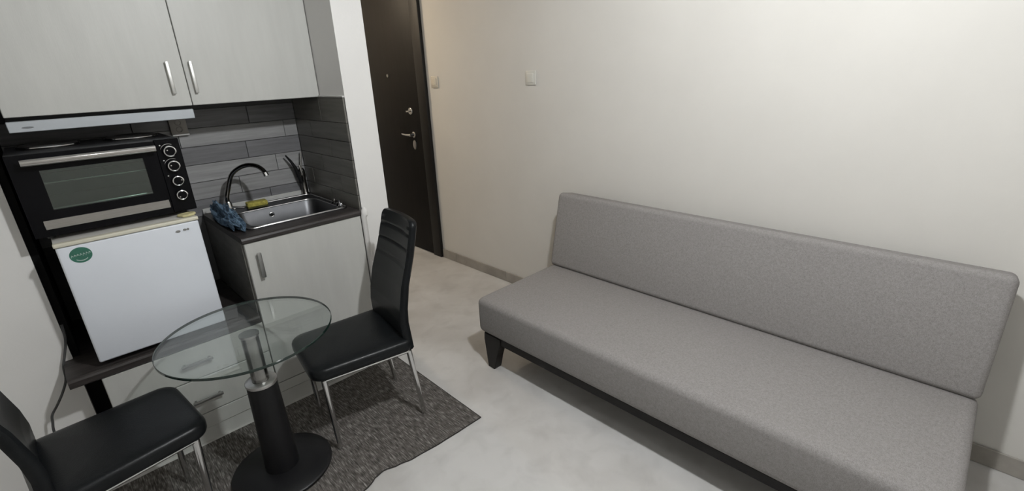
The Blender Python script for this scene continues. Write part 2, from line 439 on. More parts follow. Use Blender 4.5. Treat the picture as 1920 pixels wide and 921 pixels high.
# entrance door in the sofa wall
d1 = bpy.data.objects.new('door_1', None); COL.objects.link(d1); d1.location = (XW, 3.78, 0)
d1['kind'] = 'structure'; d1['label'] = 'dark wenge entrance door with chrome lever handle'; d1['category'] = 'door'
bm = BM()
add_box(bm, XW-0.030, XW-0.001, 3.208, 3.318, 0.0, 2.30, bev=0.006)
add_box(bm, XW-0.030, XW-0.001, 4.25, 4.36, 0.0, 2.30, bev=0.006)
add_box(bm, XW-0.0298, XW-0.001, 3.318, 4.25, 2.19, 2.299, bev=0.006)
obj('door_frame', bm, 'door_frame', d1)
leaf = obj('door_leaf', box(XW-0.018, XW-0.001, 3.324, 4.245, 0.006, 2.185, bev=0.003), 'door', d1)
bm = lathe([(0.024, 0), (0.024, 0.006), (0.014, 0.010), (0.011, 0.045), (0.0, 0.0452)], (0, 0, 0), 'x', 20)
for v in bm.verts: v.co = Vector((XW-0.018-v.co.x, 3.44+v.co.y, 1.034+v.co.z))
add_tube(bm, [(XW-0.058, 3.434, 1.034), (XW-0.060, 3.46, 1.034), (XW-0.060, 3.50, 1.033), (XW-0.058, 3.545, 1.035), (XW-0.056, 3.565, 1.037)], [0.010, 0.010, 0.009, 0.008, 0.006], n=10)
obj('lever_handle', bm, 'chrome', leaf, label='chrome lever handle')
bm = torus((XW-0.022, 3.452, 1.222), 0.021, 0.0075, 'x')
add_lathe(bm, [(0.0215, 0), (0.021, 0.006), (0.008, 0.010), (0.0, 0.0101)], (XW-0.0275, 3.452, 1.222), 'x', 20)
add_box(bm, XW-0.045, XW-0.026, 3.478, 3.492, 1.212, 1.226, bev=0.004)
add_box(bm, XW-0.045, XW-0.040, 3.450, 3.490, 1.214, 1.224, bev=0.002)
obj('thumb_turn_lock', bm, 'chrome', leaf, label='round chrome thumb turn lock')
ol = [Vector((3.442+0.021*math.cos(a), 0.950+0.038*math.sin(a))) for a in [2*PI*k/28 for k in range(28)]]
ol2 = inset(ol, 0.004)
bm = loft([[Vector((XW-0.018, p.x, p.y)) for p in ol], [Vector((XW-0.024, p.x, p.y)) for p in ol], [Vector((XW-0.027, p.x, p.y)) for p in ol2]])
obj('keyhole_cover', bm, 'steel', leaf, label='oval steel keyhole cover')
obj('peephole', lathe([(0.013, 0), (0.013, 0.004), (0.008, 0.007), (0, 0.0071)], (XW-0.025, 3.738, 1.50), 'x', 18), 'handle_dark', leaf, label='small round peephole')

# ------------------------------------------------------------------ ceiling lamp (above the frame)
def pendant(P, m, label):
    L = thing('ceiling_lamp', (P[0], P[1], CEIL), label, 'lamp', 'pendant lamps of the room')
    obj('canopy', lathe([(0.055, CEIL-0.001), (0.055, CEIL-0.02), (0.03, CEIL-0.032)], (P[0], P[1], 0), 'z', 24), 'plastic_white', L)
    obj('stem', tube([(P[0], P[1], CEIL-0.03), (P[0], P[1], P[2]+0.070)], 0.008), 'chrome', L)
    R = 0.045
    obj('bulb', lathe([(max(R*math.cos(a), 0.002), P[2]+R*math.sin(a)) for a in [(-90+180*k/14)*PI/180 for k in range(15)]], (P[0], P[1], 0), 'z', 24), m, L)
    pr = [(0.012, 0.075), (0.060, 0.068), (0.115, 0.030), (0.135, 0.004), (0.132, 0.004), (0.112, 0.026), (0.058, 0.062), (0.012, 0.068)]
    obj('shade', lathe([(r, P[2]+h) for r, h in pr], (P[0], P[1], 0), 'z', 32), 'handle_dark', L, label='grey metal dish shade added to block light upward')  # dish added to keep direct light off the ceiling
pendant(LAMP_MAIN, 'bulb_main', 'pendant lamp with added grey dish shade over the middle of the room')
pendant(FILL_REAR, 'fill_rear', 'added fill lamp with grey dish shade at the rear of the room')
P = LAMP_HALL
L = thing('ceiling_lamp', (P[0], P[1], CEIL), 'small warm dome lamp on the ceiling by the entrance door', 'lamp')
obj('mount', lathe([(0.085, CEIL-0.0005), (0.085, CEIL-0.014), (0.080, CEIL-0.015)], (P[0], P[1], 0), 'z', 28), 'plastic_white', L)
obj('dome', lathe([(max(0.078*math.cos(a), 0.002), CEIL-0.0155-0.045*math.sin(a)) for a in [90*k/10*PI/180 for k in range(11)]], (P[0], P[1], 0), 'z', 28), 'bulb_hall', L)

# ------------------------------------------------------------------ sofa bed
SX0, SY0, SY1 = 1.405, -0.137, 1.747
S = thing('sofa_bed', (1.80, 0.80, 0.0), 'long grey fabric armless sofa bed against the cream wall', 'sofa')
def soft_box(x0, x1, y0, y1, z0, z1, bev, puff=0.0, cuts=6):
    bm = box(x0, x1, y0, y1, z0, z1, bev=bev, seg=5)
    return bm
obj('seat', soft_box(SX0, 2.045, SY0, SY1, 0.205, 0.402, 0.032), 'sofa', S)
bm = soft_box(0, 0.125, SY0, SY1, 0, 0.434, 0.026)
rot = Matrix.Rotation(math.radians(11.5), 4, 'Y')
for v in bm.verts:
    v.co = rot @ v.co + Vector((1.983, 0, 0.4035))
obj('backrest', bm, 'sofa', S)
bm = BM()
add_box(bm, SX0+0.018, SX0+0.048, SY0+0.06, SY1-0.06, 0.165, 0.2055, bev=0.002, seg=1)
add_box(bm, 2.005, 2.035, SY0+0.06, SY1-0.06, 0.165, 0.2055, bev=0.002, seg=1)
for y in (SY0+0.03, SY1-0.06, (SY0+SY1)/2-0.015):
    add_box(bm, SX0+0.019, 2.034, y, y+0.03, 0.166, 0.2054, bev=0.002, seg=1)
obj('base_frame', bm, 'sofa_wood', S, label='dark wooden base rails under the seat')
def sofa_leg(x, y, sy):
    # wide at the rail, tapering to the foot on the inner side
    prof = [(0.0, 0.0), (-0.048*sy, 0.0), (-0.056*sy, 0.02), (-0.068*sy, 0.08), (-0.085*sy, 0.14), (-0.105*sy, 0.166), (-0.108*sy, 0.204), (0.018*sy, 0.204), (0.018*sy, 0.166)]
    la = [Vector((x, y+a, z)) for a, z in prof]; lb = [Vector((x+0.05, y+a, z)) for a, z in prof]
    bm = loft([la, lb]); bmesh.ops.bevel(bm, geom=bm.edges[:], offset=0.003, segments=2, affect='EDGES'); return bm
for x in (SX0+0.014, 1.985):
    for y, sy in ((SY0+0.05, -1), (SY1-0.05, 1)):
        obj('leg', sofa_leg(x, y, sy), 'sofa_wood', S)

# ------------------------------------------------------------------ rug
front = [(-0.26, 1.436), (0.10, 1.442), (0.36, 1.438), (0.50, 1.437), (0.541, 1.438), (0.569, 1.445), (0.60, 1.462), (0.64, 1.470), (0.699, 1.452), (0.764, 1.436), (0.904, 1.424), (1.0, 1.420), (1.117, 1.418)]
def ev(pts, x):
    for (a, ya), (b, yb) in zip(pts, pts[1:]):
        if x <= b:
            t = (x-a)/(b-a); t = t*t*(3-2*t); return ya+(yb-ya)*t
    return pts[-1][1]
bm = BM(); nx, ny = 90, 40; top = []; bot = []
for i in range(nx+1):
    s = i/nx; tr = []; br = []
    for j in range(ny+1):
        t = j/ny
        x = -0.26 + s*(1.118+0.26) + 0.010*t*s
        yf = ev(front, x); yb = 2.180 + 0.004*math.sin(x*5)
        y = yf + t*(yb-yf)
        wav = 0.0015*math.exp(-((x-0.62)/0.075)**2)*math.exp(-(y-1.46)/0.05) if y > 1.40 else 0
        z = 0.0042 + wav + 0.0005*noise.noise(Vector((x*30, y*30, 0)))
        tr.append(bm.verts.new((x, y, z))); br.append(bm.verts.new((x, y, 0.0008+wav*0.85)))
    top.append(tr); bot.append(br)
for i in range(nx):
    for j in range(ny):
        bm.faces.new((top[i][j], top[i+1][j], top[i+1][j+1], top[i][j+1]))
        bm.faces.new((bot[i][j], bot[i][j+1], bot[i+1][j+1], bot[i+1][j]))
    for j in (0, ny):
        f = bm.faces.new((top[i][j], bot[i][j], bot[i+1][j], top[i+1][j]))
for j in range(ny):
    for i in (0, nx):
        bm.faces.new((top[i][j], top[i][j+1], bot[i][j+1], bot[i][j]))
edge_pts = [v.co.copy() for v in [top[i][0] for i in range(nx+1)]]
right_pts = [v.co.copy() for v in top[nx]]
RG = thing('rug', (0.43, 1.8, 0.0), 'dark grey brown flecked woven rug under the glass table', 'rug')
obj('weave', bm, 'rug', RG)
bm = BM()
add_tube(bm, [p+Vector((0, 0, -0.0015)) for p in edge_pts], 0.0026, n=6)
add_tube(bm, [p+Vector((0, 0, -0.0015)) for p in right_pts], 0.0026, n=6)
obj('bound_edge', bm, 'rug_edge', RG, label='dark bound edge')

# ------------------------------------------------------------------ kitchen: base units
# low drawer unit that carries the fridge
Dw = thing('drawer_cabinet', (0.227, 2.5, 0.0), 'low pale wood drawer cabinet under the white fridge', 'cabinet')
bm = BM()
add_box(bm, -0.064, 0.5105, YF+0.022, YB-0.012, 0.07, 0.4675)
obj('body', bm, 'cab_edge', Dw, smooth=False)
for z0, z1, hz in ((0.318, 0.4665, 0.398), (0.144, 0.314, 0.217)):
    dr = obj('drawer', box(-0.062, 0.515, YF, YF+0.0215, z0, z1, bev=0.002, seg=1), 'cab', Dw, smooth=False)
    hx0, hx1 = 0.178, 0.294
    bm = box(hx0, hx1, YF-0.024, YF-0.016, hz-0.007, hz+0.007, bev=0.003)
    for x in (hx0+0.012, hx1-0.012): add_box(bm, x-0.004, x+0.004, YF-0.018, YF+0.001, hz-0.004, hz+0.004)
    obj('handle', bm, 'handle_dark', dr, label='slim grey metal bar handle')
obj('lower_board', box(-0.062, 0.515, YF+0.001, YF+0.0215, 0.068, 0.140, bev=0.0015, seg=1), 'cab', Dw, smooth=False)
obj('plinth', box(-0.062, 0.517, YF+0.006, YF+0.020, 0.0, 0.065, bev=0.001, seg=1), 'cab', Dw, smooth=False)

Sc = thing('sink_cabinet', (0.80, 2.5, 0.0), 'pale wood base cabinet under the sink with one door', 'cabinet')
bm = BM()
add_box(bm, 0.534, 1.064, YF+0.024, YF+0.04, 0.072, 0.72)
add_box(bm, 0.534, 1.064, YB-0.03, YB-0.012, 0.072, 0.72)
add_box(bm, 1.048, 1.0645, YF+0.0235, YB-0.0125, 0.0715, 0.843)
add_box(bm, 0.534, 1.064, YF+0.024, YB-0.012, 0.07, 0.088)
obj('body', bm, 'cab_edge', Sc, smooth=False)
obj('side_panel', box(0.5125, 0.532, YF+0.0225, YB-0.012, 0.512, 0.8435), 'dark_board', Sc, smooth=False, label='dark brown side panel')
obj('side_panel', box(0.5185, 0.532, YF+0.0225, YB-0.012, 0.0, 0.466), 'cab_edge', Sc, smooth=False)
dr = obj('door', box(0.5195, 1.066, YF, YF+0.0215, 0.132, 0.8425, bev=0.002, seg=1), 'cab', Sc, smooth=False)
bm = box(0.555, 0.573, YF-0.024, YF-0.016, 0.679, 0.797, bev=0.003)
for z in (0.692, 0.784): add_box(bm, 0.560, 0.568, YF-0.018, YF+0.001, z-0.004, z+0.004)
obj('handle', bm, 'handle_dark', dr, label='slim grey metal bar handle')
obj('lower_board', box(0.5195, 1.066, YF+0.001, YF+0.0215, 0.078, 0.128, bev=0.0015, seg=1), 'cab', Sc, smooth=False)
obj('plinth', box(0.5195, 1.066, YF+0.006, YF+0.020, 0.0, 0.074, bev=0.001, seg=1), 'cab', Sc, smooth=False)

# low slab under the fridge
def slab(x0, x1, y0, y1, z0, z1):
    pr = [(y1, z0), (y0+0.006, z0), (y0, z0+0.006), (y0, z1-0.012), (y0+0.004, z1-0.004), (y0+0.012, z1), (y1, z1)]
    return loft([[Vector((x0, a, b)) for a, b in pr], [Vector((x1, a, b)) for a, b in pr]])
bm = slab(-0.152, -0.124, YF-0.008, YL-0.004, 0.470, 0.508)
merge_b = slab(-0.124, 0.511, YF-0.008, YB-0.012, 0.470, 0.508); merge(bm, merge_b)
tag(obj('fridge_shelf', bm, 'worktop', smooth=False), 'low dark brown worktop slab carrying the white fridge', 'worktop')

# worktop with sink cut-out
bm = BM()
SKX0, SKX1, SKY0, SKY1 = 0.586, 1.038, 2.296, 2.744
pieces = [slab(0.5115, 1.0665, YF-0.010, SKY0, 0.845, 0.873)]
for b in pieces: merge(bm, b)
add_box(bm, 0.5115, SKX0, SKY0, SKY1, 0.845, 0.873)
add_box(bm, SKX1, 1.0665, SKY0, SKY1, 0.845, 0.873)
add_box(bm, 0.5115, 1.0665, SKY1, YB-0.012, 0.845, 0.873)
W = obj('worktop', bm, 'worktop', smooth=False)
tag(W, 'dark brown worktop around the steel sink', 'worktop')
us = obj('upstand', box(0.515, 1.066, YB-0.020, YB-0.010, 0.8725, 0.898, bev=0.002, seg=1), 'caulk', W, smooth=False, label='pale sealing strip along the back edge')

# sink
Sk = thing('kitchen_sink', (0.8125, 2.5, 0.873), 'stainless steel inset kitchen sink with a single bowl', 'sink')
def rect(x0, x1, y0, y1, r, seg=6):
    return rounded_outline([(x0, y0), (x1, y0), (x1, y1), (x0, y1)], r, seg)
def L3(ol, z): return [Vector((p.x, p.y, z)) for p in ol]
o0 = rect(0.572, 1.052, 2.284, 2.756, 0.030); o1 = rect(0.576, 1.048, 2.288, 2.752, 0.028)
i0 = rect(0.602, 1.022, 2.306, 2.640, 0.055); i1 = rect(0.606, 1.018, 2.310, 2.636, 0.053); i2 = rect(0.622, 1.002, 2.326, 2.620, 0.050); i3 = rect(0.650, 0.975, 2.352, 2.595, 0.045)
layers = [L3(o0, 0.8735), L3(o0, 0.8775), L3(o1, 0.8795), L3(rect(0.588, 1.036, 2.2985, 2.742, 0.028), 0.8775), L3(i0, 0.8765), L3(i1, 0.872), L3(i2, 0.765), L3(i3, 0.748)]
bm = BM(); rings = [[bm.verts.new(p) for p in l] for l in layers]
for a, b in zip(rings, rings[1:]):
    for k in range(len(a)): bm.faces.new((a[k], a[(k+1) % len(a)], b[(k+1) % len(a)], b[k]))
bm.faces.new(rings[-1])
sb = obj('bowl', bm, 'sink_steel', Sk)
def closed_tube(ol, z, r, n=8):
    b = BM(); N_ = len(ol); rs = []
    for k in range(N_):
        t = (ol[(k+1) % N_]-ol[k-1]).normalized(); nn = Vector((-t.y, t.x))
        rs.append([b.verts.new((ol[k].x+r*math.cos(2*PI*q/n)*nn.x, ol[k].y+r*math.cos(2*PI*q/n)*nn.y, z+r*math.sin(2*PI*q/n))) for q in range(n)])
    for k in range(N_):
        a, c_ = rs[k], rs[(k+1) % N_]
        for q in range(n): b.faces.new((a[q], a[(q+1) % n], c_[(q+1) % n], c_[q]))
    return b
obj('outer_rim', closed_tube(o1, 0.8792, 0.0028), 'steel', Sk, label='bright raised outer rim')
obj('inner_rim', closed_tube(i0, 0.8770, 0.0022), 'steel', Sk, label='bright bowl edge')
obj('drain', lathe([(0.038, 0.7485), (0.036, 0.751), (0.022, 0.7495), (0.0, 0.7496)], (0.815, 2.48, 0), 'z', 24), 'chrome', sb)
bm = torus((0.785, 2.629, 0.838), 0.011, 0.003, 'y', 18, 8); add_lathe(bm, [(0.010, 0), (0.010, 0.001)], (0.785, 2.628, 0.838), 'y', 18)
obj('overflow', bm, 'chrome', sb)

# taps
Fc = thing('faucet', (0.612, 2.69, 0.8775), 'arched dark chrome swan neck faucet behind the sink', 'faucet')
obj('base', lathe([(0.024, 0.8785), (0.024, 0.884), (0.018, 0.890), (0.016, 0.930), (0.013, 0.937)], (0.612, 2.69, 0), 'z', 20), 'chrome', Fc)
sp = [(0.612, 2.69, 0.935), (0.613, 2.69, 0.96), (0.627, 2.69, 0.997), (0.65, 2.675, 1.062), (0.68, 2.65, 1.095), (0.716, 2.62, 1.111), (0.746, 2.575, 1.108), (0.76, 2.53, 1.09), (0.76, 2.505, 1.074)]
obj('spout', tube(smooth_path(sp, 3), 0.0105, n=14), 'dark_chrome', Fc)
obj('aerator', tube([Vector(sp[-1])+Vector((-0.001, 0.002, 0.006)), Vector(sp[-1])+Vector((0.002, -0.003, -0.010))], 0.0122, n=14), 'chrome', Fc)
obj('lever', tube([(0.624, 2.680, 0.905), (0.644, 2.668, 0.902), (0.672, 2.655, 0.897)], [0.007, 0.006, 0.005], n=10), 'chrome', Fc)

Mx = thing('mixer_tap', (1.034, 2.774, 0.873), 'tall chrome mixer tap with raised lever in the niche corner', 'tap')
obj('base', lathe([(0.023, 0.8735), (0.023, 0.880), (0.017, 0.888), (0.016, 0.97), (0.019, 0.985), (0.018, 1.015), (0.011, 1.028), (0.0, 1.0282)], (1.034, 2.774, 0), 'z', 20), 'dark_chrome', Mx)
obj('lever', tube([(1.036, 2.780, 1.020), (1.045, 2.780, 1.07), (1.053, 2.779, 1.120)], [0.006, 0.0055, 0.004], n=10), 'chrome', Mx)
obj('spout', tube([(1.026, 2.774, 0.945), (1.012, 2.772, 0.99), (1.002, 2.770, 1.035), (0.984, 2.770, 1.075), (0.962, 2.770, 1.110)], [0.013, 0.012, 0.010, 0.007, 0.004], n=12), 'black_metal', Mx)
obj('highlight_band', tube([(1.022, 2.758, 1.047), (1.028, 2.757, 1.000)], 0.006, n=8), 'chrome', Mx)

# strainer and plug at the front corner of the sink
Pl = thing('sink_strainer', (1.046, 2.36, 0.873), 'chrome sink strainer lying by the tiled side wall', 'strainer')
obj('cup', lathe([(0.020, 0.880), (0.021, 0.894), (0.016, 0.895), (0.0, 0.8952)], (1.038, 2.352, 0), 'z', 20), 'chrome', Pl)
obj('knob', lathe([(0.005, 0.895), (0.005, 0.904), (0.008, 0.907), (0, 0.909)], (1.038, 2.352, 0), 'z', 14), 'chrome', Pl)
Pg = thing('sink_plug', (1.043, 2.42, 0.877), 'small dark sink plug beside the chrome strainer', 'plug')
obj('disc', lathe([(0.018, 0.880), (0.019, 0.888), (0.012, 0.892), (0, 0.8922)], (1.040, 2.418, 0), 'z', 18), 'dark_chrome', Pg)
obj('ring', torus((1.040, 2.418, 0.897), 0.007, 0.0015, 'x', 16, 6), 'chrome', Pg)

# sponge
SpT = thing('sponge', (0.742, 2.690, 0.88), 'yellow kitchen sponge on the back rim of the sink', 'sponge')
def rot_box(cx, cy, dx, dy, z0, z1, ang, bev):
    bm = box(-dx/2, dx/2, -dy/2, dy/2, z0, z1, bev=bev, seg=3)
    m_ = Matrix.Translation((cx, cy, 0)) @ Matrix.Rotation(ang, 4, 'Z')
    for v in bm.verts: v.co = m_ @ v.co
    return bm
obj('foam', rot_box(0.742, 2.690, 0.098, 0.052, 0.887, 0.912, math.radians(-4), 0.006), 'sponge', SpT)
obj('scourer', rot_box(0.742, 2.690, 0.098, 0.052, 0.880, 0.8875, math.radians(-4), 0.002), 'sponge_pad', SpT)

# crumpled blue rag, draped around the faucet foot and over the sink corner
def ridge(p): return 1-2*abs(noise.noise(p))
bm = BM(); bmesh.ops.create_icosphere(bm, subdivisions=6, radius=1.0)
for v in bm.verts:
    p = v.co.copy()
    d = 0.62 + 0.30*ridge(p*1.5+Vector((3.1, 0.4, 1.7))) + 0.17*ridge(p*3.1+Vector((0.3, 5.2, 2.2))) + 0.06*ridge(p*7.0)
    q = p*d
    x = 0.548 + 0.040*q.x; y = 2.49 + 0.215*q.y
    hz = 0.050 + 0.028*max(0.0, q.y)
    z = 0.8805 + max(0.0, q.z+0.25)*hz*1.15
    v.co = Vector((min(max(x, 0.512), 0.5865), y, z))
rag = obj('cleaning_rag', bm, 'rag')
tag(rag, 'crumpled blue cleaning rag beside the faucet', 'rag')

# ------------------------------------------------------------------ panels for the niche gap shade, wall cabinets, hood
tag(obj('gap_shade_panel', box(-0.1225, -0.0665, 2.43, YB-0.012, 0.0, 0.469, bev=0.001, seg=1), 'gap_shade_housing_black', smooth=False), 'black panel added for the dark gap below the slab beside the drawer cabinet', 'panel')  # black panels stand in for the shade in the open niche gap
tag(obj('gap_shade_panel', box(-0.1225, -0.100, YL+0.01, YB-0.012, 0.5085, CEIL-0.01, bev=0.001, seg=1), 'gap_shade_housing_black', smooth=False), 'tall black panel added for the dark gap left of the fridge and oven', 'panel')
YU = 2.462
def wall_cabinet(x0, x1, hx, label):
    T = thing('wall_cabinet', ((x0+x1)/2, 2.64, 1.415), label, 'cabinet', 'wall cabinets over the kitchen niche')
    bm = BM()
    add_box(bm, x0+0.001, x1-0.001, YU+0.0205, YB-0.001, 1.4165, 2.25)
    obj('body', bm, 'cab_edge', T, smooth=False)
    d = obj('door', box(x0+0.0015, x1-0.0015, YU, YU+0.020, 1.4155, 2.249, bev=0.002, seg=1), 'cab', T, smooth=False)
    z0, z1 = 1.465, 1.592
    bm = box(hx-0.0065, hx+0.0065, YU-0.018, YU-0.011, z0, z1, bev=0.0025)
    for z in (z0+0.014, z1-0.014): add_box(bm, hx-0.004, hx+0.004, YU-0.013, YU+0.001, z-0.004, z+0.004)
    obj('handle', bm, 'satin', d, label='slim pale metal bar handle')
    return T
wall_cabinet(-0.056, 0.5215, 0.465, 'pale wood wall cabinet above the range hood and oven')
wall_cabinet(0.5215, 1.0775, 0.548, 'pale wood wall cabinet above the sink')

H = thing('range_hood', (0.23, 2.62, 1.36), 'slim grey slide out range hood under the left wall cabinet', 'range hood')
obj('visor', box(-0.055, 0.515, 2.446, 2.462, 1.364, 1.402, bev=0.002, seg=1), 'hood', H)
obj('housing', box(-0.052, 0.512, 2.463, YB-0.012, 1.374, 1.4145), 'gap_shade_housing_black', H, smooth=False)
bm = BM(); o_ = [Vector((-0.003+0.0165*math.cos(a), 1.3795+0.0035*math.sin(a))) for a in [2*PI*k/20 for k in range(20)]]
bm = loft([[Vector((p.x, 2.4462, p.y)) for p in o_], [Vector((p.x, 2.4452, p.y)) for p in o_]])
obj('maker_mark', bm, 'hood_mark', H, label='small dark printed mark')

# ------------------------------------------------------------------ fridge
F = thing('mini_fridge', (0.165, 2.48, 0.508), 'small white fridge with a round green sticker on its door', 'fridge')
obj('cabinet', box(-0.048, 0.378, YF+0.058, YB-0.05, 0.520, 0.986, bev=0.004), 'fridge', F)
fd = obj('door', box(-0.050, 0.381, YF+0.002, YF+0.050, 0.531, 0.9895, bev=0.007, seg=3), 'fridge', F)
obj('gasket', box(-0.044, 0.374, YF+0.050, YF+0.058, 0.535, 0.985), 'rubber', F, smooth=False)
tp = obj('top', box(-0.052, 0.382, YF+0.012, YB-0.05, 0.9905, 1.0025, bev=0.003), 'fridge_top', F)
obj('front_lip', box(-0.0535, 0.383, YF-0.002, YF+0.024, 0.990, 1.0045, bev=0.004, seg=3), 'fridge_cream', tp, label='yellowed cream front lip')
for x in (-0.02, 0.35):
    for y in (YF+0.10, YB-0.1): obj('foot', lathe([(0.014, 0.5085), (0.014, 0.5205)], (x, y, 0), 'z', 14), 'rubber', F)
def ellipse_prism(cx, cz, a, b, y0, y1, n=36):
    o_ = [Vector((cx+a*math.cos(q), cz+b*math.sin(q))) for q in [2*PI*k/n for k in range(n)]]
    return loft([[Vector((p.x, y0, p.y)) for p in o_], [Vector((p.x, y1, p.y)) for p in o_]])
sx, sz = 0.0085, 0.951
st = obj('sticker', ellipse_prism(sx, sz, 0.031, 0.028, YF+0.0025, YF+0.0012), 'green', fd, smooth=False, label='round green sticker with white script')
bm = BM()
def band(pts, w, y):
    b = BM(); up = [Vector((p[0], y, p[1]+w/2)) for p in pts]; dn = [Vector((p[0], y, p[1]-w/2)) for p in pts]
    uv = [b.verts.new(p) for p in up]; dv = [b.verts.new(p) for p in dn]
    for k in range(len(pts)-1): b.faces.new((uv[k], uv[k+1], dv[k+1], dv[k]))
    r_ = bmesh.ops.extrude_face_region(b, geom=b.faces[:])
    for e in r_['geom']:
        if isinstance(e, bmesh.types.BMVert): e.co.y -= 0.0004
    return b
for x0 in range(7):
    c = sx-0.024+x0*0.008
    merge(bm, band([(c-0.003, sz-0.004+0.0012*x0/2+0.003*math.sin(x0)), (c, sz+0.003+0.0006*x0), (c+0.003, sz-0.002+0.0008*x0)], 0.0035, YF+0.0011))
merge(bm, band([(sx+0.022*math.cos(a), sz+0.020*math.sin(a)) for a in [(-135+90*k/10)*PI/180 for k in range(11)]], 0.003, YF+0.0011))
obj('script_mark', bm, 'sticker_white', st, smooth=False, label='white script lettering too small to read')
bm = ellipse_prism(0.305, 0.960, 0.008, 0.0045, YF+0.0025, YF-0.001, 18)
merge(bm, ellipse_prism(0.328, 0.9615, 0.006, 0.004, YF+0.0025, YF-0.001, 18)); merge(bm, ellipse_prism(0.339, 0.962, 0.004, 0.004, YF+0.0025, YF-0.001, 14))
obj('badge', bm, 'handle_dark', fd, label='small chrome maker badge')

# yellow wipe on the fridge corner
ol = [Vector((0.357+(0.031+0.004*math.sin(3*a))*math.cos(a), 2.252+(0.030+0.004*math.sin(2*a+1))*math.sin(a))) for a in [2*PI*k/30 for k in range(30)]]
bm = loft([L3(ol, 1.0048), L3(ol, 1.009), L3(inset(ol, 0.004), 1.0125), L3(inset(ol, 0.012), 1.0115)])
tag(obj('yellow_wipe', bm, 'wipe'), 'small folded yellow wipe on the fridge corner under the oven', 'cloth')

# ------------------------------------------------------------------ mini oven with hot plates
OV = 2.272
O = thing('mini_oven', (0.16, 2.46, 1.0025), 'black countertop oven with four knobs and two hot plates on top', 'oven')
bm = BM()
ox0, ox1, oz0, oz1, oy1 = -0.088, 0.402, 1.020, 1.305, 2.64
add_box(bm, ox0, ox1, OV+0.022, oy1, oz0, oz0+0.012)                       # shell: bottom, top, sides, back
add_box(bm, ox0, ox1, OV+0.022, oy1, oz1-0.012, oz1, bev=0.003)
add_box(bm, ox0+0.0002, ox0+0.012, OV+0.0222, oy1-0.0002, oz0+0.012, oz1-0.012)
add_box(bm, 0.325, ox1-0.0002, OV+0.0222, oy1-0.0002, oz0+0.012, oz1-0.012)
add_box(bm, ox0+0.012, 0.325, oy1-0.02, oy1-0.0004, oz0+0.012, oz1-0.012)
obj('shell', bm, 'black_metal', O, smooth=False)
obj('control_panel', box(0.322, ox1, OV+0.004, OV+0.0218, oz0, oz1, bev=0.002, seg=1), 'black_gloss', O, smooth=False)
bm = BM()
add_box(bm, -0.062, 0.322, OV+0.05, oy1-0.022, oz0+0.0125, oz0+0.030)
add_box(bm, -0.062, 0.322, oy1-0.030, oy1-0.021, oz0+0.030, oz1-0.014)
obj('cavity', bm, 'oven_enamel', O, smooth=False)
bm = BM()
for k in range(9): add_tube(bm, [(-0.055+k*0.045, OV+0.045, 1.196), (-0.055+k*0.045, oy1-0.035, 1.196)], 0.0014, n=6)
add_tube(bm, [(-0.072, OV+0.045, 1.196), (0.322, OV+0.045, 1.196)], 0.0032, n=8)
add_tube(bm, [(-0.072, oy1-0.035, 1.196), (0.322, oy1-0.035, 1.196)], 0.0022, n=8)
obj('wire_rack', bm, 'chrome', O)
obj('baking_tray', box(-0.058, 0.318, OV+0.048, oy1-0.034, 1.098, 1.108, bev=0.003), 'steel', O)
bm = BM()
wx0, wx1, wz0, wz1 = -0.016, 0.274, 1.108, 1.246
add_box(bm, ox0, 0.3205, OV, OV+0.0215, oz0, wz0)
add_box(bm, ox0, 0.3205, OV, OV+0.0215, wz1, oz1-0.003)
add_box(bm, ox0, wx0, OV, OV+0.0215, wz0, wz1)
add_box(bm, wx1, 0.3205, OV, OV+0.0215, wz0, wz1)
od = obj('door', bm, 'black_gloss', O, smooth=False)
obj('window_pane', box(wx0, wx1, OV+0.004, OV+0.008, wz0, wz1), 'oven_glass', od, smooth=False, label='dark glass oven window')
sg = lambda v, e: math.copysign(abs(v)**e, v)
pr = [(OV-0.030+0.008*sg(math.cos(a), 0.7), 1.2785+0.0115*sg(math.sin(a), 0.7)) for a in [2*PI*k/24 for k in range(24)]]
bm = loft([[Vector((-0.054, a, b)) for a, b in pr], [Vector((0.317, a, b)) for a, b in pr]])
for x in (-0.03, 0.292): add_box(bm, x-0.008, x+0.008, OV-0.026, OV+0.001, 1.273, 1.284)
obj('handle', bm, 'bar_steel', od, label='wide brushed steel door handle')
obj('lower_bar', box(-0.054, 0.316, OV-0.004, OV+0.002, 1.044, 1.077, bev=0.0015, seg=1), 'bar_steel', od, label='brushed steel lower bar')
for k, z in enumerate((1.260, 1.203, 1.144, 1.087)):
    r0 = 0.021 if k < 2 else 0.0195
    kn = obj('knob', lathe([(r0*0.92, 0.004), (r0*0.92, -0.010), (r0*0.72, -0.020), (0.0, -0.0202)], (0.362, OV, z), 'y', 24), 'black_gloss', O)
    obj('knob_ring', torus((0.362, OV-0.014, z), r0*0.84, 0.0042, 'y', 28, 8), 'chrome', kn, label='chrome ring')
    a = (2.6, 2.8, 0.3, 3.6)[k]
    obj('pointer', box(0.362+0.011*math.cos(a)-0.002, 0.362+0.011*math.cos(a)+0.002, OV-0.0225, OV-0.019, z+0.011*math.sin(a)-0.002, z+0.011*math.sin(a)+0.002), 'chrome', kn)
for z in (1.284, 1.226, 1.166): obj('indicator_light', ellipse_prism(0.337, z, 0.0025, 0.0025, OV+0.0045, OV+0.003, 10), 'satin', O, smooth=False)
for z in (1.260, 1.203):
    obj('dial_print', band([(0.362+0.027*math.cos(q), z+0.027*math.sin(q)) for q in [(60+100*k/12)*PI/180 for k in range(13)]], 0.0014, OV+0.0042), 'satin', O, smooth=False, label='white printed dial mark')
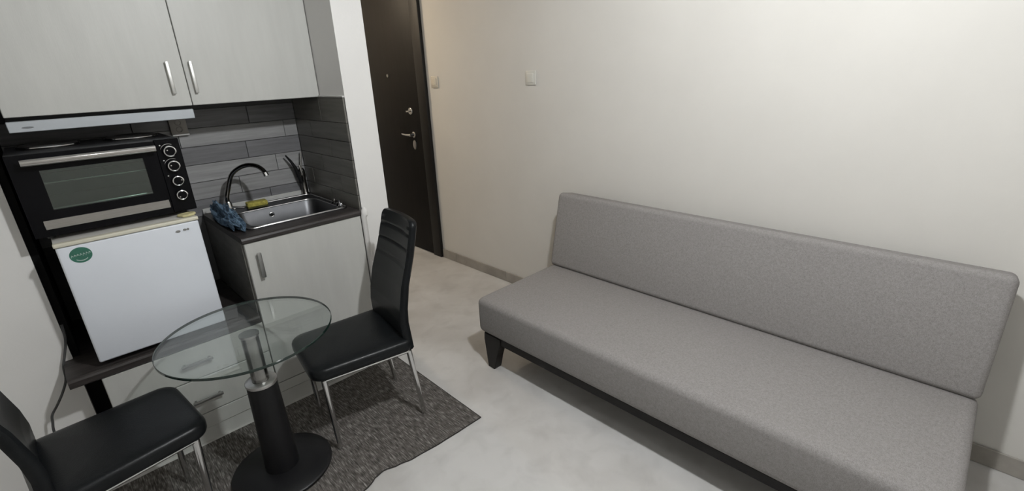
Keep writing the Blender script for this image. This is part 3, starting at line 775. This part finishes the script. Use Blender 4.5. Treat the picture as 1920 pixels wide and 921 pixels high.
for x, y, r_ in ((0.285, 2.50, 0.085), (0.035, 2.48, 0.085)):
    hp = obj('hot_plate', lathe([(r_, oz1), (r_, oz1+0.007), (r_-0.006, oz1+0.012), (r_-0.020, oz1+0.0125), (r_-0.024, oz1+0.0105), (0.02, oz1+0.0105), (0.0, oz1+0.009)], (x, y, 0), 'z', 40), 'hot_plate', O)
    obj('plate_rim', torus((x, y, oz1+0.005), r_+0.002, 0.0035, 'z', 44, 8), 'chrome', hp, label='shiny steel rim')
for x in (ox0+0.04, ox1-0.04):
    for y in (OV+0.06, oy1-0.05): obj('foot', lathe([(0.011, 1.003), (0.012, 1.0205)], (x, y, 0), 'z', 12), 'rubber', O)

# socket on the niche back wall, behind the oven
T = thing('wall_socket', (0.508, YB-0.009, 1.275), 'grey double socket on the plank tiles below the hood', 'socket')
obj('plate', box(0.474, 0.545, YB-0.026, YB-0.0085, 1.277, 1.352, bev=0.003), 'outlet_grey', T)
obj('lower_ledge', box(0.476, 0.5455, YB-0.034, YB-0.0085, 1.270, 1.2768, bev=0.002), 'caulk', T)
for z in (1.330, 1.298): obj('socket_cup', torus((0.51, YB-0.0265, z), 0.012, 0.0022, 'y', 20, 6), 'outlet_grey', T)

# switches on the sofa wall
def wall_plate(y, z, m, label, cat, name):
    T = thing(name, (XW, y, z), label, cat)
    pl = obj('plate', box(XW-0.009, XW-0.0005, y-0.041, y+0.041, z-0.041, z+0.041, bev=0.003), m, T)
    obj('rocker', box(XW-0.0135, XW-0.0085, y-0.026, y+0.026, z-0.027, z+0.027, bev=0.002), m, T)
wall_plate(2.117, 1.452, 'plastic_white', 'square white light switch on the wall above the sofa end', 'switch', 'light_switch')
wall_plate(3.108, 1.441, 'plastic_beige', 'square beige switch on the wall next to the dark door', 'switch', 'light_switch')

# ------------------------------------------------------------------ power cord on the left wall
cp = [(-0.115, 2.372, 0.66), (-0.121, 2.365, 0.60), (-0.140, 2.362, 0.54), (-0.1545, 2.355, 0.50), (-0.162, 2.345, 0.450), (-0.185, 2.335, 0.405), (-0.212, 2.330, 0.365), (-0.234, 2.328, 0.335), (-0.241, 2.328, 0.305), (-0.248, 2.328, 0.265), (-0.255, 2.333, 0.15), (-0.26, 2.34, 0.05), (-0.25, 2.35, 0.008), (-0.20, 2.352, 0.006)]
tag(obj('power_cord', tube(smooth_path(cp), 0.0042, n=8), 'rubber'), 'black power cord hanging down the wall beside the slab', 'cord')

# ------------------------------------------------------------------ glass table
TX, TY, TZ, TR = 0.366, 1.788, 0.646, 0.2885
T = thing('glass_table', (TX, TY, 0.0), 'round clear glass bistro table on a black pedestal', 'table')
n = 96; th = 0.010
def ring(r, z): return [Vector((TX+r*math.cos(2*PI*k/n), TY+r*math.sin(2*PI*k/n), z)) for k in range(n)]
bm = BM(); RR = [[bm.verts.new(p) for p in ring(r, z)] for r, z in ((TR-0.002, TZ-th), (TR, TZ-th+0.002), (TR, TZ-0.002), (TR-0.002, TZ))]
for a, b in zip(RR, RR[1:]):
    for k in range(n):
        f = bm.faces.new((a[k], a[(k+1) % n], b[(k+1) % n], b[k])); f.material_index = 1
bm.faces.new(RR[0][::-1]).material_index = 0; bm.faces.new(RR[-1]).material_index = 0
obj('table_top', bm, ['glass', 'glass_edge'], T, label='round clear glass top with green edge')
ct = TZ-th
obj('mounting_disc', lathe([(0.031, ct-0.010), (0.034, ct-0.008), (0.034, ct-0.0005), (0.0, ct-0.0004)], (TX, TY, 0), 'z', 32), 'steel', T)
obj('upper_tube', lathe([(0.030, 0.43), (0.030, ct-0.009)], (TX, TY, 0), 'z', 32), 'tube_steel', T, label='brushed steel upper tube')
obj('collar', lathe([(0.053, 0.420), (0.056, 0.423), (0.056, 0.434), (0.052, 0.437), (0.031, 0.438), (0.031, 0.436)], (TX, TY, 0), 'z', 36), 'steel', T)
obj('column', lathe([(0.064, 0.022), (0.061, 0.10), (0.0535, 0.42), (0.050, 0.4205)], (TX, TY, 0), 'z', 40), 'black_metal', T)
obj('base', lathe([(0.178, 0.0068), (0.188, 0.009), (0.188, 0.018), (0.182, 0.023), (0.10, 0.029), (0.066, 0.032), (0.0, 0.033)], (TX, TY, 0), 'z', 64), 'black_metal', T, label='round black base disc')

# ------------------------------------------------------------------ dining chairs
def make_chair(label):
    c = thing('dining_chair', (0, 0, 0), label, 'chair', 'black dining chairs at the glass table')
    # seat cushion: rounded trapezoid, narrower at the front
    ol = rounded_outline([(-0.205, -0.203), (0.214, -0.185), (0.214, 0.185), (-0.205, 0.203)], [0.03, 0.062, 0.062, 0.03], 8)
    lay = []
    for ins, z in ((0.012, 0.376), (0.004, 0.380), (0.0, 0.390), (0.0, 0.412), (0.004, 0.422), (0.012, 0.4285)):
        lay.append([Vector((p.x, p.y, z)) for p in inset(ol, ins)])
    base = inset(ol, 0.012)
    for sc, z in ((0.92, 0.4320), (0.80, 0.4342), (0.55, 0.4362), (0.25, 0.4374), (0.02, 0.4378)):
        lay.append([Vector((p.x*sc, p.y*sc, z)) for p in base])
    obj('seat', loft(lay), 'leather', c, local=True)
    # backrest: curved padded panel with stitched channels near the top
    def prof(z):
        pts = [(0.375, -0.176), (0.43, -0.174), (0.50, -0.171), (0.56, -0.177), (0.66, -0.199), (0.78, -0.240), (0.86, -0.262), (0.94, -0.282)]
        for (a, xa), (b, xb) in zip(pts, pts[1:]):
            if z <= b:
                t = (z-a)/(b-a); return xa+(xb-xa)*t
        return pts[-1][1]
    grooves = [0.872, 0.808, 0.744]
    bm = BM(); rings = []; nz = 92; zt = 0.935
    for i in range(nz+1):
        z = 0.378 + (zt-0.378)*i/nz
        hw = 0.192 - 0.034*((z-0.378)/(zt-0.378))**0.9
        if z > zt-0.035: hw -= 0.035-math.sqrt(max(0, 0.035**2-(z-(zt-0.035))**2))
        gd = sum(0.0065*math.exp(-((z-q)/0.0045)**2) for q in grooves)
        thk = 0.040 - 0.006*i/nz
        if z > zt-0.015: thk *= 0.55+0.45*math.sqrt(max(0, 1-((z-(zt-0.015))/0.015)**2))
        x = prof(z); loop = []
        m_ = 7
        ys = [-hw+0.012+(2*hw-0.024)*k/m_ for k in range(m_+1)]
        for k, y in enumerate(ys):
            e = 0.25 if k in (0, m_) else 1.0
            cur = -0.012*(1-(y/hw)**2)          # slightly dished
            loop.append((x+cur-gd*e, y))
        loop.append((x-thk*0.25, hw-0.002)); loop.append((x-thk*0.5, hw)); loop.append((x-thk*0.75, hw-0.002))
        for y in ys[::-1]:
            cur = -0.012*(1-(y/hw)**2); loop.append((x+cur-thk, y))
        loop.append((x-thk*0.75, -hw+0.002)); loop.append((x-thk*0.5, -hw)); loop.append((x-thk*0.25, -hw+0.002))
        rings.append([bm.verts.new((a, b, z)) for a, b in loop])
    for a, b in zip(rings, rings[1:]):
        for k in range(len(a)): bm.faces.new((a[k], a[(k+1) % len(a)], b[(k+1) % len(a)], b[k]))
    bm.faces.new(rings[0][::-1]); bm.faces.new(rings[-1])
    obj('backrest', bm, 'leather', c, local=True)
    # steel frame
    bm = BM()
    for s in (-1, 1):
        add_tube(bm, [(0.168, s*0.152, 0.364), (-0.195, s*0.170, 0.364)], 0.0105, n=10)
    add_tube(bm, [(0.168, -0.152, 0.364), (0.168, 0.152, 0.364)], 0.0105, n=10)
    add_tube(bm, [(-0.195, -0.170, 0.364), (-0.195, 0.170, 0.364)], 0.0105, n=10)
    obj('seat_frame', bm, 'chrome', c, local=True)
    for s in (-1, 1):
        obj('leg', tube([(0.166, s*0.152, 0.367), (0.153, s*0.139, 0.0068)], [0.0125, 0.0095], n=12), 'chrome', c, local=True)
        obj('leg', tube([(-0.195, s*0.170, 0.367), (-0.232, s*0.165, 0.0068)], [0.0125, 0.0095], n=12), 'chrome', c, local=True)
    return c
chair = make_chair('black leather high back chair nearer the sofa, its back toward the dark door')
chair.location = (0.750, 1.832, 0.0); chair.rotation_euler = (0, 0, math.radians(171.8))
c2 = chair.copy(); COL.objects.link(c2)
for ch in list(chair.children):
    k = ch.copy(); COL.objects.link(k); k.parent = c2
c2['label'] = 'black leather high back chair at the left edge, by the off white wall'
c2.location = (-0.066, 1.846, 0.0); c2.rotation_euler = (0, 0, math.radians(6))
